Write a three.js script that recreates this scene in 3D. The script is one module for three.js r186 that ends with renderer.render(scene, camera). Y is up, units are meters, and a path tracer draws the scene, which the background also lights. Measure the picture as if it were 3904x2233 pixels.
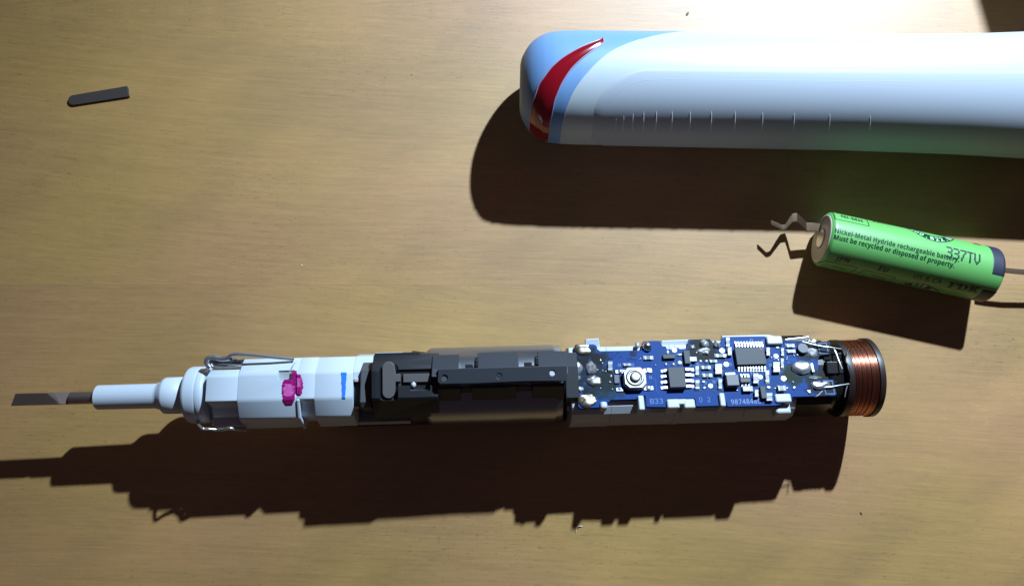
import * as THREE from 'three';
import { mergeGeometries, mergeVertices, toCreasedNormals } from 'three/addons/utils/BufferGeometryUtils.js';
import { RoundedBoxGeometry } from 'three/addons/geometries/RoundedBoxGeometry.js';
import { Brush, Evaluator, SUBTRACTION } from 'three-bvh-csg';

// ---------------------------------------------------------------- camera, light, exposure
// Lengths are written in millimetres and turned into metres at the very end (finish()).
const MM = 0.001, CAM_H = 190, TILT = 0.105, FOCAL = 3067, CX = 1952, CY = 1116.5;
const scene = new THREE.Scene();
scene.background = new THREE.Color().setRGB(0.033, 0.024, 0.031);
const camera = new THREE.PerspectiveCamera(2 * Math.atan(CY / FOCAL) * 180 / Math.PI, 3904 / 2233, 0.01, 10);
camera.position.set(0, CAM_H * MM, 0); camera.up.set(0, 0, -1);
camera.lookAt(0, 0, -CAM_H * MM * Math.tan(TILT)); scene.add(camera);
const LAMP = new THREE.Vector3(168.7, 251.4, -304.4);
const lampLight = new THREE.SpotLight(new THREE.Color().setRGB(0.60, 0.785, 1.0), 1.38, 0, 0.64, 1, 2);
lampLight.position.copy(LAMP).multiplyScalar(MM);
lampLight.target.position.set(0.05, 0, -0.01);
lampLight.castShadow = true; lampLight.shadow.radius = 0.24; lampLight.shadow.mapSize.set(4096, 4096);
lampLight.shadow.camera.near = 0.05; lampLight.shadow.camera.far = 1.2;
scene.add(lampLight, lampLight.target);
const renderer = new THREE.WebGLRenderer({ antialias: true });
renderer.setSize(1024, 585); renderer.toneMapping = THREE.LinearToneMapping; renderer.toneMappingExposure = 1;
renderer.shadowMap.enabled = true;

// ---------------------------------------------------------------- helpers
let seed = 7;
const rnd = () => { seed = (seed * 1664525 + 1013904223) >>> 0; return seed / 4294967296; };
const rr = (a, b) => a + (b - a) * rnd();
const V = (x, y, z) => new THREE.Vector3(x, y, z);
const lerp = (a, b, t) => a + (b - a) * t;
function interp(list, x) {                       // list of [x, y], x ascending
  if (x <= list[0][0]) return list[0][1];
  for (let i = 1; i < list.length; i++) if (x <= list[i][0]) { const [a, b] = [list[i - 1], list[i]]; return lerp(a[1], b[1], (x - a[0]) / (b[0] - a[0])); }
  return list[list.length - 1][1];
}
const cT = Math.cos(TILT), sT = Math.sin(TILT);
const ray = (px, py) => { const a = (px - CX) / FOCAL, b = (py - CY) / FOCAL; return V(a, -cT - sT * b, -sT + cT * b); };
const W = (px, py, h = 0) => { const d = ray(px, py); return V(0, CAM_H, 0).addScaledVector(d, (h - CAM_H) / d.y); };   // where the table photo point lies at height h
const proj = p => { const y = p.y - CAM_H, z = -cT * y - sT * p.z; return [CX + FOCAL * p.x / z, CY - FOCAL * (sT * y - cT * p.z) / z]; };
function onPlane(m, px, py, h) {                 // the same in a part's own frame: (x, z) on its plane y = h
  const i = m.clone().invert(), o = V(0, CAM_H, 0).applyMatrix4(i), d = ray(px, py).transformDirection(i);
  const t = (h - o.y) / d.y; return [o.x + d.x * t, o.z + d.z * t];
}
function onSurface(f, px, py, u, t) {            // parameters of a surface point
  for (let k = 0; k < 40; k++) {
    const e = 1e-3, a = proj(f(u, t)), b = proj(f(u + e, t)), c = proj(f(u, t + e));
    const A = (b[0] - a[0]) / e, B = (c[0] - a[0]) / e, C = (b[1] - a[1]) / e, D = (c[1] - a[1]) / e, q = A * D - B * C;
    const rx = px - a[0], ry = py - a[1];
    let du = (D * rx - B * ry) / q, dt = (A * ry - C * rx) / q;
    if (!isFinite(du) || !isFinite(dt)) break;
    const s = Math.min(1, 0.25 / (Math.abs(dt) + 1e-9), 8 / (Math.abs(du) + 1e-9)); u += du * s; t += dt * s;
  }
  return [u, t];
}
const used = {};
const numbered = n => { const k = used[n] = (used[n] ?? -1) + 1; return k ? `${n}_${String(k).padStart(3, '0')}` : n; };
function tag(o, label, category, group) { Object.assign(o.userData, { label, category }); if (group) o.userData.group = group; return o; }
function thing(name, label, category, group) { const o = new THREE.Group(); o.name = numbered(name); scene.add(o); return tag(o, label, category, group); }
function plain(g) {                              // same attributes everywhere so that geometries can be merged
  if (g.index) g = g.toNonIndexed();
  for (const k of Object.keys(g.attributes)) if (!['position', 'normal', 'uv'].includes(k)) g.deleteAttribute(k);
  if (!g.attributes.normal) g.computeVertexNormals();
  if (!g.attributes.uv) g.setAttribute('uv', new THREE.BufferAttribute(new Float32Array(g.attributes.position.count * 2), 2));
  g.clearGroups(); return g;
}
function part(name, geos, mat, parent, label) {
  geos = [].concat(geos);
  const m = new THREE.Mesh(geos.length > 1 ? mergeGeometries(geos.map(plain)) : geos[0], mat);
  m.name = parent === scene ? numbered(name) : name; m.castShadow = m.receiveShadow = true; if (label) m.userData.label = label;
  parent.add(m); return m;
}
const std = (r, g, b, roughness = 0.5, metalness = 0, extra = {}) => new THREE.MeshPhysicalMaterial({ color: new THREE.Color().setRGB(r, g, b), roughness, metalness, ...extra });
const move = (g, x, y, z) => g.translate(x, y, z);
const box = (x0, x1, y0, y1, z0, z1, r = 0.15) => { const w = x1 - x0, h = y1 - y0, d = z1 - z0; return new RoundedBoxGeometry(w, h, d, 2, Math.min(r, w / 2.2, h / 2.2, d / 2.2)).translate((x0 + x1) / 2, (y0 + y1) / 2, (z0 + z1) / 2); };
const lathe = (pts, n = 64) => new THREE.LatheGeometry(pts.map(([u, r]) => new THREE.Vector2(Math.max(r, 1e-4), u)), n).rotateZ(-Math.PI / 2);
const poly = pts => new THREE.Shape(pts.map(p => new THREE.Vector2(p[0], p[1])));
const crease = (g, a = 0.5) => toCreasedNormals(g, a);
function prism(wv, u0, u1, bevel = 0.12) {       // outline in (z, y), drawn out along x
  const s = poly(wv.map(([w, v]) => [-w, v])), b = Math.min(bevel, (u1 - u0) / 3);
  return new THREE.ExtrudeGeometry(s, { depth: u1 - u0 - 2 * b, bevelEnabled: b > 0, bevelSize: b, bevelThickness: b, bevelOffset: -b, bevelSegments: 2, curveSegments: 10 }).translate(0, 0, u0 + b).rotateY(Math.PI / 2);
}
function slab(uw, v0, v1, bevel = 0.1, holes = []) {   // outline in (x, z), drawn up along y
  const s = poly(uw.map(([u, w]) => [u, -w])), b = Math.min(bevel, (v1 - v0) / 3);
  for (const h of holes) s.holes.push(new THREE.Path(h.map(([u, w]) => new THREE.Vector2(u, -w))));
  return new THREE.ExtrudeGeometry(s, { depth: v1 - v0 - 2 * b, bevelEnabled: b > 0, bevelSize: b, bevelThickness: b, bevelOffset: -b, bevelSegments: 2 }).translate(0, 0, v0 + b).rotateX(-Math.PI / 2);
}
const tube = (pts, r, n = 40, k = 8) => new THREE.TubeGeometry(new THREE.CatmullRomCurve3(pts), n, r, k, false);
function grid(f, nu, nv, flip = false) {          // surface mesh from f(i/nu, j/nv) -> Vector3
  const p = [], uv = [], ix = [];
  for (let j = 0; j <= nv; j++) for (let i = 0; i <= nu; i++) { const q = f(i / nu, j / nv); p.push(q.x, q.y, q.z); uv.push(i / nu, 1 - j / nv); }
  for (let j = 0; j < nv; j++) for (let i = 0; i < nu; i++) { const a = j * (nu + 1) + i, b = a + 1, c = a + nu + 1, d = c + 1; flip ? ix.push(a, b, c, b, d, c) : ix.push(a, c, b, b, c, d); }
  const g = new THREE.BufferGeometry(); g.setAttribute('position', new THREE.Float32BufferAttribute(p, 3)); g.setAttribute('uv', new THREE.Float32BufferAttribute(uv, 2)); g.setIndex(ix); g.computeVertexNormals(); return g;
}
const hash = (x, y, s) => { let h = Math.imul(x, 374761393) ^ Math.imul(y, 668265263) ^ Math.imul(s, 2246822519); h = Math.imul(h ^ (h >>> 13), 1274126177); return ((h ^ (h >>> 16)) >>> 0) / 4294967296; };
function noise(x, y, s) { const i = Math.floor(x), j = Math.floor(y); let a = x - i, b = y - j; a = a * a * (3 - 2 * a); b = b * b * (3 - 2 * b); return lerp(lerp(hash(i, j, s), hash(i + 1, j, s), a), lerp(hash(i, j + 1, s), hash(i + 1, j + 1, s), a), b); }
function blob(rx, ry, rz, amp = 0.2, s = 1, detail = 3, square = 0) {   // lumpy drop of solder sitting on y = 0
  const g = mergeVertices(new THREE.IcosahedronGeometry(1, detail).deleteAttribute('normal').deleteAttribute('uv')), p = g.attributes.position;
  for (let i = 0; i < p.count; i++) {
    const x = p.getX(i), y = p.getY(i), z = p.getZ(i), k = 1 + amp * (noise(x * 1.7 + 5 + s * 3, z * 1.7 + y * 1.3 + 9, s) - 0.5) * 2 + amp * 0.7 * (noise(x * 4 + 11, z * 4 + y * 3 + 3, s + 5) - 0.5) + amp * 0.35 * (noise(x * 9 + 21, z * 9 + y * 7 + 13, s + 9) - 0.5);
    const c = 1 + square * (Math.hypot(x, z) / (Math.pow(x ** 4 + z ** 4, 0.25) + 1e-6) - 1);
    p.setXYZ(i, x * k * c * rx, Math.max(y, -0.15) * k * ry, z * k * c * rz);
  }
  g.computeVertexNormals(); return plain(g);
}
function canvas(w, h, draw) { const c = document.createElement('canvas'); c.width = w; c.height = h; draw(c.getContext('2d'), w, h); const t = new THREE.CanvasTexture(c); t.colorSpace = THREE.SRGBColorSpace; t.anisotropy = 8; return t; }

// ---------------------------------------------------------------- tabletop
function woodMaps(s, boards) {
  const w = 2048, h = 1024, col = new Uint8Array(w * h * 4), bmp = new Uint8Array(w * h * 4), enc = v => Math.max(0, Math.min(255, Math.round(255 * (v <= 0.0031308 ? 12.92 * v : 1.055 * Math.pow(v, 1 / 2.4) - 0.055))));
  for (let y = 0; y < h; y++) for (let x = 0; x < w; x++) {
    const X = x * 0.16, Y = y * 0.16, bend = 5 * noise(X / 90, Y / 60, s) + 0.06 * X;          // millimetres
    const g1 = noise(X / 13, (Y - bend) / 0.42, s + 1), g2 = noise(X / 5, (Y - bend) / 0.25, s + 2), g3 = noise(X / 70, (Y - bend) / 3.2, s + 3);
    const cloud = noise(X / 34, Y / 20, s + 4), tint = noise(X / 42 + Y / 60, Y / 30 - X / 80, s + 5), fine = hash(x, y, s + 6), mid = noise(X / 2.2, Y / 0.7, s + 8);
    const q = X * 0.62 + Y * 0.78, ripple = noise(q / 7, (Y * 0.62 - X * 0.78) / 26, s + 9);     // broad oblique figure
    const fleck = Math.max(0, noise(X / 1.6, Y / 0.5, s + 10) - 0.83) * 4 * noise(X / 30, Y / 20, s + 11);
    const pore = Math.max(0, noise(X / 1.1 + 40, (Y - bend) / 0.2, s + 12) - 0.8) * 5 * noise(X / 22, Y / 14, s + 13);
    let k = 0.87 + 0.08 * (g1 - 0.5) + 0.11 * (g2 - 0.5) + 0.06 * (g3 - 0.5) + 0.20 * (cloud - 0.5) + 0.07 * (fine - 0.5) + 0.06 * (mid - 0.5) + (0.06 + 0.12 * Math.min(1, X / 200)) * (ripple - 0.5) + 0.16 * fleck - 0.34 * pore;
    const o = (y * w + x) * 4, t = tint - 0.5;
    col[o] = enc(0.495 * k * (1 + 0.05 * t)); col[o + 1] = enc(0.269 * k * (1 - 0.07 * t)); col[o + 2] = enc(0.083 * k * (1 + 0.35 * t)); col[o + 3] = 255;
    const b = 110 + 60 * (g1 - 0.5) + 70 * (g2 - 0.5) + 20 * (fine - 0.5) + 40 * (mid - 0.5); bmp[o] = bmp[o + 1] = bmp[o + 2] = b; bmp[o + 3] = 255;
  }
  return [col, bmp].map((d, i) => { const t = new THREE.DataTexture(d, w, h); t.wrapS = t.wrapT = THREE.MirroredRepeatWrapping; t.magFilter = t.minFilter = THREE.LinearFilter; if (!i) t.colorSpace = THREE.SRGBColorSpace; t.needsUpdate = true; return t; });
}
const tabletop = new THREE.Group(); tabletop.name = 'tabletop'; tabletop.userData = { kind: 'structure', label: 'pale satin wooden tabletop of two boards under all the parts', category: 'table' }; scene.add(tabletop);
{
  const seam = W(1500, 1086, 0).z;
  [[-420, seam - 0.004, 21], [seam + 0.004, 330, 57]].forEach(([z0, z1, s]) => {
    const g = new RoundedBoxGeometry(760, 24, z1 - z0, 2, 0.02).translate(0, -12, (z0 + z1) / 2), p = g.attributes.position, uv = g.attributes.uv;
    for (let i = 0; i < p.count; i++) uv.setXY(i, (p.getX(i) + 150) / (2048 * 0.16), (p.getZ(i) + 90) / (1024 * 0.16));
    const [map, bump] = woodMaps(s);
    part('board', g, std(1, 1, 1, 0.56, 0, { map, bumpMap: bump, bumpScale: 0.000022, ior: 1.98 }), tabletop);
  });
}

// ---------------------------------------------------------------- materials
const clipM = std(0.5, 0.5, 0.5, 0.26, 0.8);
const whiteM = std(0.54, 0.605, 0.665, 0.44), whiteGloss = std(0.44, 0.49, 0.51, 0.46), nylonM = std(0.47, 0.50, 0.53, 0.45);
const blackM = std(0.012, 0.013, 0.016, 0.5), blackTop = std(0.022, 0.025, 0.032, 0.55), greyM = std(0.072, 0.072, 0.076, 0.6), blackGloss = std(0.012, 0.011, 0.011, 0.22);
const steelM = std(0.62, 0.60, 0.58, 0.3, 1), canM = std(0.30, 0.31, 0.34, 0.3, 0.93), tinM = std(0.80, 0.80, 0.78, 0.34, 0.75), solderM = std(0.6, 0.61, 0.6, 0.26, 1), leadM = std(0.48, 0.49, 0.51, 0.32, 0.75);
const dullTin = std(0.42, 0.42, 0.41, 0.55, 0.5), fluxM = std(0.02, 0.022, 0.016, 0.35), chipM = std(0.062, 0.066, 0.07, 0.65), beigeM = std(0.5, 0.47, 0.42, 0.5), padM = std(0.6, 0.6, 0.58, 0.4, 0.5), goldM = std(0.75, 0.66, 0.4, 0.35, 0.6);

// ---------------------------------------------------------------- drive unit taken out of the toothbrush
const drive = thing('toothbrush_drive', 'long toothbrush drive unit with white nose, black motor frame, blue circuit board and copper coil', 'toothbrush drive');
const axA = W(360, 1515, 12.6), axB = W(3305, 1438, 9.0), ux = axB.clone().sub(axA).normalize(), uy = V(0, 1, 0).addScaledVector(ux, -ux.y).normalize(), uz = new THREE.Vector3().crossVectors(ux, uy);
const axM = axA.clone().add(axB).multiplyScalar(0.5), DB = new THREE.Matrix4().makeBasis(ux, uy, uz).setPosition(axM);   // frame with the axis as x
drive.position.copy(axM).addScaledVector(uy, -9); drive.quaternion.setFromRotationMatrix(DB);
const dpart = (n, g, m, label) => { const o = part(n, g, m, drive, label); o.position.y = 9; return o; };
let UV = 0;                                       // height over the axis at which U() reads the photo
const U = (px, v = UV, py) => onPlane(DB, px, py ?? 1515 - (px - 360) * 0.02615, v)[0];
const Z = (px, py, v) => onPlane(DB, px, py, v)[1];
const UZ = (px, py, v) => onPlane(DB, px, py, v);
{ // shaft: a steel rod, its end ground flat and cut at a slant
  const c = new THREE.CylinderGeometry(1.36, 1.36, 26, 48).rotateZ(Math.PI / 2), a = new Brush(c);
  const ev = new Evaluator(); ev.attributes = ['position', 'normal'];
  const u0 = U(50), u1 = U(258), u2 = U(395), len = u2 - u0 + 1.4;
  const rod = new Brush(new THREE.CylinderGeometry(1.36, 1.36, len, 64).rotateZ(Math.PI / 2).translate(u2 - len / 2, 0, 0)); rod.updateMatrixWorld();
  const flat = new Brush(new THREE.BoxGeometry(u1 - u0 + 4, 2, 6).rotateZ(0.018).translate((u0 - 4 + u1) / 2, 1.62, 0)); flat.updateMatrixWorld();
  const tip = new Brush(new THREE.BoxGeometry(4, 8, 8).rotateY(-0.32).rotateZ(-0.2).translate(u0 - 2.05, 0, 0)); tip.updateMatrixWorld();
  const ramp = new Brush(new THREE.BoxGeometry(4.6, 2, 6).translate(0, 1, 0).rotateZ(-0.2).rotateX(-0.26).translate(U(226), 0.5, 0)); ramp.updateMatrixWorld();
  let r = ev.evaluate(ev.evaluate(ev.evaluate(rod, flat, SUBTRACTION), tip, SUBTRACTION), ramp, SUBTRACTION);
  dpart('drive_shaft', crease(plain(r.geometry), 0.4), std(0.44, 0.35, 0.30, 0.45, 1));
}
UV = 1;
dpart('nose_sleeve', lathe([[U(361), 0], [U(361), 2.45], [U(365), 2.66], [U(588), 2.7], [U(598), 2.95], [U(604), 2.95], [U(622), 3.9], [U(632), 3.98], [U(720), 4.0], [U(720), 0]], 96), whiteM);
UV = 3;
dpart('nose_cap', lathe([[U(700), 0], [U(700), 5.1], [U(702), 5.6], [U(707), 5.95], [U(716), 6.15], [U(748), 6.2], [U(752), 6.05], [U(757), 6.05], [U(761), 6.2], [U(776), 6.15], [U(784), 5.9], [U(789), 5.5], [U(789), 0]], 96), whiteM);
UV = 6.8;
// front housing: eight-sided, rolled a little away from the viewer
const oct = [[-7.5, 2.7], [-4.05, 6.6], [1.38, 7.46], [5.4, 5.75], [7.6, 1.2], [7.5, -3.2], [4.2, -6.9], [-3.2, -7.3], [-7.2, -3.8]];
const soft = (p, r) => { const o = []; p.forEach((c, i) => { const a = p[(i + p.length - 1) % p.length], b = p[(i + 1) % p.length], la = Math.hypot(a[0] - c[0], a[1] - c[1]), lb = Math.hypot(b[0] - c[0], b[1] - c[1]), ka = Math.min(r, la * 0.45) / la, kb = Math.min(r, lb * 0.45) / lb; for (let k = 0; k <= 4; k++) { const t = k / 4, x = j => (1 - t) ** 2 * (c[j] + (a[j] - c[j]) * ka) + 2 * t * (1 - t) * c[j] + t * t * (c[j] + (b[j] - c[j]) * kb); o.push([x(0), x(1)]); } }); return o; };
const grow = (p, k) => p.map(([w, v]) => [w * k, v * k]);
const octCut = [[-7.55, 2.2], [-7.4, 3.0], [-4.2, 6.5], [-3.9, 6.65], [1.2, 7.45], [1.5, 7.3], [2.2, 6.1], [4.6, 4.6], [6.3, 1.2], [6.3, -3.2], [4.2, -6.9], [-3.2, -7.3], [-7.2, -3.8]];
const neck = [[-5.7, 2.4], [-5.4, 3.6], [-4.1, 6.2], [-3.8, 6.55], [1.2, 7.32], [1.45, 7.25], [1.6, 6.6], [2.6, 3.4], [4.9, 2.4], [5.2, -1.5], [3.2, -5.6], [-2.5, -5.6], [-5.2, -3]];
{
  const ev = new Evaluator(); ev.attributes = ['position', 'normal'];
  const cut = (g, boxes) => { let b = new Brush(plain(g)); b.updateMatrixWorld(); for (const x of boxes) { const c = new Brush(plain(x)); c.updateMatrixWorld(); b = ev.evaluate(b, c, SUBTRACTION); } return b.geometry; };
  const [wa, wz] = UZ(1059, 1412, 6.4), [wb, wz2] = UZ(1120, 1447, 6.8);
  const win = new THREE.BoxGeometry(wb - wa, 2.4, wz2 - wz).translate((wa + wb) / 2, 6.3, (wz + wz2) / 2);
  const slit = new THREE.BoxGeometry(0.32, 3, 2.6).rotateY(-0.3).translate(...(([a, b]) => [a, 5.4, b])(UZ(1114, 1394, 5.2)));
  const smoothed = (p, a, b, c, r = 0.55) => crease(plain(prism(soft(p, r), a, b, c)), 0.7);
  const a = crease(plain(cut(prism(soft(oct, 0.55), U(905), U(1133), 0.2), [win, slit])), 0.7);
  dpart('front_housing', [smoothed(neck, U(784), U(906), 0.1), a, smoothed(octCut, U(1132.6), U(1199), 0.02),
    smoothed(oct, U(1198), U(1346), 0.2)], whiteM);
  dpart('housing_rib', prism([[1.25, 7.3], [1.6, 7.62], [5.4, 6.1], [5.85, 5.6], [7.95, 1.2], [7.4, 0.8], [5.1, 5.2], [1.3, 6.9]], U(1132), U(1143), 0.15), whiteM);
  // right end: the upper side reaches further than the top
  dpart('housing_tongue', [prism([[-7.5, 2.2], [-7.35, 3.05], [-4.6, 6.1], [-4.2, 5.4], [-6.4, 2.2]], U(1345), U(1421), 0.12), prism([[-4.7, 6.0], [-4.0, 6.6], [-2.4, 6.8], [-2.6, 5.6], [-4.2, 5.4]], U(1345), U(1392), 0.15),
    box(U(1420), U(1530), 2.2, 3.7, -8.1, -7.1, 0.2)], whiteM);
  dpart('housing_lug', blob(0.75, 1.4, 0.95, 0.12, 3).translate(U(1348), 3.6, Z(1348, 1545, 5)), whiteM);
  dpart('window_insert', box(wa - 0.2, wb + 0.2, 4.6, 5.5, wz - 0.1, wz2 + 0.1, 0.05), std(0.36, 0.38, 0.4, 0.5));
}
{ // marks: magenta lacquer dab and blue stroke, laid on the housing faces
  const rib = px => px > 1130 && px < 1146 ? 0.24 : 0, face = (w) => 0.02 + (w < -4.05 ? 6.66 + (w + 4.05) * 1.094 : w < 1.4 ? 6.65 + (w + 3.9) * 0.157 : 7.48 - (w - 1.4) * 0.425);
  const drape = (px, y0, y1, halfWidth, rag, thick, s) => {
    const n = 26, m = 44, rows = [];
    return grid((a, b) => {
      const py = lerp(y0, y1, b), hw = halfWidth(b) * (1 + 0.001), c = px(b), e = rag * (noise(b * 17, 3, s) - 0.5), e2 = rag * (noise(b * 17, 8, s + 1) - 0.5);
      const X = lerp(c - hw + e, c + hw + e2, a); let v = 7, q; for (let k = 0; k < 4; k++) { q = UZ(X, py, v); v = face(q[1]) + rib(X); }
      const edge = Math.min(a, 1 - a, b, 1 - b) < 0.001 ? -0.06 : thick * (0.6 + 0.8 * noise(a * 6, b * 9, s + 2));
      return V(q[0], v + edge, q[1]);
    }, n, m);
  };
  const mag = std(0.30, 0.006, 0.13, 0.3), magPale = std(0.55, 0.10, 0.36, 0.38);
  dpart('paint_mark', [drape(b => lerp(1096, 1100, b), 1446, 1545, b => 26 * Math.pow(Math.sin(Math.PI * Math.min(0.94, 0.12 + 0.82 * b)), 0.5), 4, 0.05, 31),
    drape(b => lerp(1134, 1142, b), 1427, 1506, b => 20 * Math.pow(Math.sin(Math.PI * (0.1 + 0.84 * b)), 0.6) * (1 - 0.35 * b), 5, 0.045, 35), drape(b => 1122, 1438, 1502, b => 17 * Math.pow(Math.sin(Math.PI * (0.1 + 0.8 * b)), 0.5), 4, 0.06, 37), drape(b => 1121, 1413, 1448, b => 10, 4, 0.04, 39)], mag, 'dark magenta lacquer dab');
  dpart('paint_mark', [drape(b => 1098, 1463, 1512, b => 20 * Math.pow(Math.sin(Math.PI * (0.08 + 0.84 * b)), 0.4), 13, 0.1, 41), drape(b => 1137, 1441, 1476, b => 9, 10, 0.09, 44)], magPale, 'pale worn middle of the magenta dab');
  dpart('ink_stroke', drape(b => lerp(1310, 1309, b), 1419, 1520, b => lerp(10.5, 6.5, b), 3, 0.03, 50), std(0.03, 0.2, 0.72, 0.4));
}
{ // bent metal clip behind the nose and its foot in front
  const q = (px, py, v) => { const [u, w] = UZ(px, py, v); return V(u, v, w); };
  dpart('metal_clip', [tube([q(800, 1402, 4.8), q(787, 1384, 5.0), q(792, 1366, 5.1), q(815, 1362, 5.0), q(845, 1368, 4.9), q(878, 1364, 5.3)], 0.6, 40, 12),
    tube([q(872, 1356, 5.6), q(900, 1350, 5.9), q(960, 1353, 5.6), q(1040, 1361, 5.0), q(1120, 1368, 4.2)], 0.4, 40, 10), slab([[790, 1378], [798, 1364], [815, 1360], [850, 1363], [906, 1364], [906, 1400], [800, 1402]].map(([x, y]) => UZ(x, y, 4.4)), 3.4, 4.5, 0.3), tube([q(808, 1388, 3.6), q(850, 1381, 3.7), q(925, 1384, 3.8)], 0.95, 30, 12)], clipM);
  dpart('metal_clip', [tube([q(752, 1606, 2.6), q(758, 1622, 3.4), q(772, 1634, 4.2), q(792, 1635, 3.4), q(826, 1638, 2.6)], 0.34, 40, 8), tube([q(826, 1638, 2.6), q(856, 1636, 3.4), q(874, 1633, 4.2), q(905, 1635, 3.2), q(938, 1637, 2.2)], 0.42, 40, 8), box(U(775), U(905), -4.4, 1.6, 4.2, 7.0, 0.3)], clipM, 'lower foot of the metal clip');
}
// motor: steel can in a black frame, standing higher than the housing
const LIFT = 3.2; UV = 6 + LIFT;
const mpart = (n, g, m, label) => { const o = dpart(n, g, m, label); o.position.y = 9 + LIFT; return o; };
const canW = -0.55, canV = -2.2;
mpart('motor_can', [lathe([[U(1600), 0], [U(1600), 7.2], [U(1612), 7.4], [U(1626), 8.1], [U(1640), 8.4], [U(2118), 8.4], [U(2124), 8.2], [U(2146), 8.15], [U(2152), 7.7], [U(2152), 0]], 96).translate(0, canV, canW)], canM);
{
  const deck = [[-7.6, 3.6], [-7.3, 4.5], [-4.5, 6.9], [-4.0, 7.3], [1.5, 7.75], [2.0, 7.5], [5.8, 3.2], [6.4, -1.2], [2, -4], [-5, -4]];
  const q = (px, py, v) => UZ(px, py, v + LIFT);
  const ev = new Evaluator(); ev.attributes = ['position', 'normal'];
  let blk = new Brush(plain(prism(deck, U(1420), U(1672), 0.15))); blk.updateMatrixWorld();
  const pocket = (x0, y0, x1, y1, v, d, r) => { const [a, b] = q(x0, y0, v), [c, e] = q(x1, y1, v), g = plain(box(a, c, v - d, v + 6, b, e, r)); const m = new Brush(g); m.updateMatrixWorld(); return m; };
  for (const c of [pocket(1444, 1374, 1518, 1526, 7.6, 1.5, 0.8), pocket(1510, 1408, 1668, 1468, 7.6, 1.0, 0.3), pocket(1560, 1450, 1640, 1490, 7.8, 1.0, 0.4)]) blk = ev.evaluate(blk, c, SUBTRACTION);
  mpart('motor_frame', [crease(plain(blk.geometry), 0.4)], blackM);
  UV = 6;
  dpart('frame_core', prism([[-5.6, 3.2], [-3.6, 5.5], [2.6, 6.2], [4.2, 3], [2, -4], [-4, -4]], U(1338), U(1432), 0.1), blackM);
  UV = 8;
  dpart('frame_collar', prism([[-6.6, 2.8], [-6.0, 4.6], [-4.3, 7.6], [2.3, 9.0], [3.4, 8.4], [4.4, 4.0], [3, 2], [-4, 1]], U(1373), U(1416), 0.25), greyM);
  UV = 6 + LIFT;
  // grey T-shaped yoke in the pocket and the bar beside it
  const yoke = []; const yc = q(1481, 1448, 6.7), a1 = q(1458, 1402, 6.7), a2 = q(1506, 1494, 6.7), rw = (a2[0] - a1[0]) / 2;
  for (let i = 0; i <= 16; i++) { const t = Math.PI + Math.PI * i / 16; yoke.push([yc[0] + rw * Math.cos(t), a1[1] + rw * Math.sin(t)]); }
  const ar = [q(1508, 1425, 6.7), q(1527, 1425, 6.7), q(1527, 1455, 6.7), q(1508, 1455, 6.7)]; yoke.push(...ar);
  for (let i = 0; i <= 16; i++) { const t = Math.PI * i / 16; yoke.push([yc[0] + rw * Math.cos(t), a2[1] + rw * Math.sin(t)]); }
  mpart('yoke', slab(yoke, 6.0, 6.95, 0.12), std(0.115, 0.105, 0.1, 0.55));
  const b0 = q(1537, 1426, 6.8), b1 = q(1645, 1455, 6.8);
  mpart('yoke_bar', box(b0[0], b1[0], 6.4, 7.25, b0[1], b1[1], 0.12), std(0.115, 0.105, 0.1, 0.55));
  const bd = q(1575, 1464, 7.2); mpart('bead', blob(0.6, 0.7, 0.75, 0.15, 9).translate(bd[0], 6.7, bd[1]), std(0.62, 0.62, 0.64, 0.35));
  mpart('bead', blob(0.22, 0.22, 0.22, 0.1, 4).translate(q(1624, 1453, 7.1)[0], 7.0, q(1624, 1453, 7.1)[1]), std(0.62, 0.62, 0.64, 0.35));
  dpart('collar_tab', box(U(1342), U(1362), 5.6, 7.0, Z(1350, 1443, 7 + LIFT), Z(1350, 1456, 7 + LIFT), 0.15), beigeM);
  // long top rail
  const rail = [q(1670, 1406, 9.3), q(2162, 1392, 9.3), q(2162, 1452, 9.3), q(2000, 1453, 9.3), q(1830, 1461, 9.3), q(1678, 1464, 9.3), q(1668, 1455, 9.3)];
  const hole = (px, py, r) => { const [a, b] = q(px, py, 9.3), h = []; for (let i = 0; i < 20; i++) h.push([a + r * Math.cos(i / 20 * 6.2832), b - r * Math.sin(i / 20 * 6.2832)]); return h; };
  mpart('top_rail', slab(rail, 8.2, 9.35, 0.12, [hole(1695, 1440, 0.62), hole(1903, 1433, 0.6), hole(2106, 1422, 0.62)]), blackTop);
  for (const [px, py, v, m] of [[1695, 1440, 9.05, greyM], [1903, 1433, 9.2, blackTop], [2106, 1422, 9.15, std(0.62, 0.62, 0.64, 0.4)]]) { const [a, b] = q(px, py, v); mpart('rail_pin', new THREE.CylinderGeometry(0.58, 0.6, 1.6, 24).translate(a, v - 0.8, b), m); }
  // side wall under the rail, with two gaps
  const wall = [[-0.6, 8.4], [0.05, 8.4], [5.0, 2.8], [5.8, 1.4], [4.8, 0.8], [-0.6, 6.6]], gap = [[-0.6, 7.0], [0.0, 7.0], [5.6, 1.2], [6.3, 0.2], [5.2, 0.0], [-0.8, 6.2]];
  mpart('side_wall', [prism(wall, U(1670), U(1756), 0.12), prism(wall, U(1800), U(1968), 0.12), prism(wall, U(2030), U(2150), 0.12)], blackM);
  mpart('gap_panel', [prism(gap, U(1757), U(1799), 0.05), prism(gap, U(1969), U(2029), 0.05)], greyM);
  // north tabs, wrapped over the can
  const tabs = [[1650, 1752, 1356], [1823, 1979, 1347], [2053, 2163, 1343]];
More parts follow.
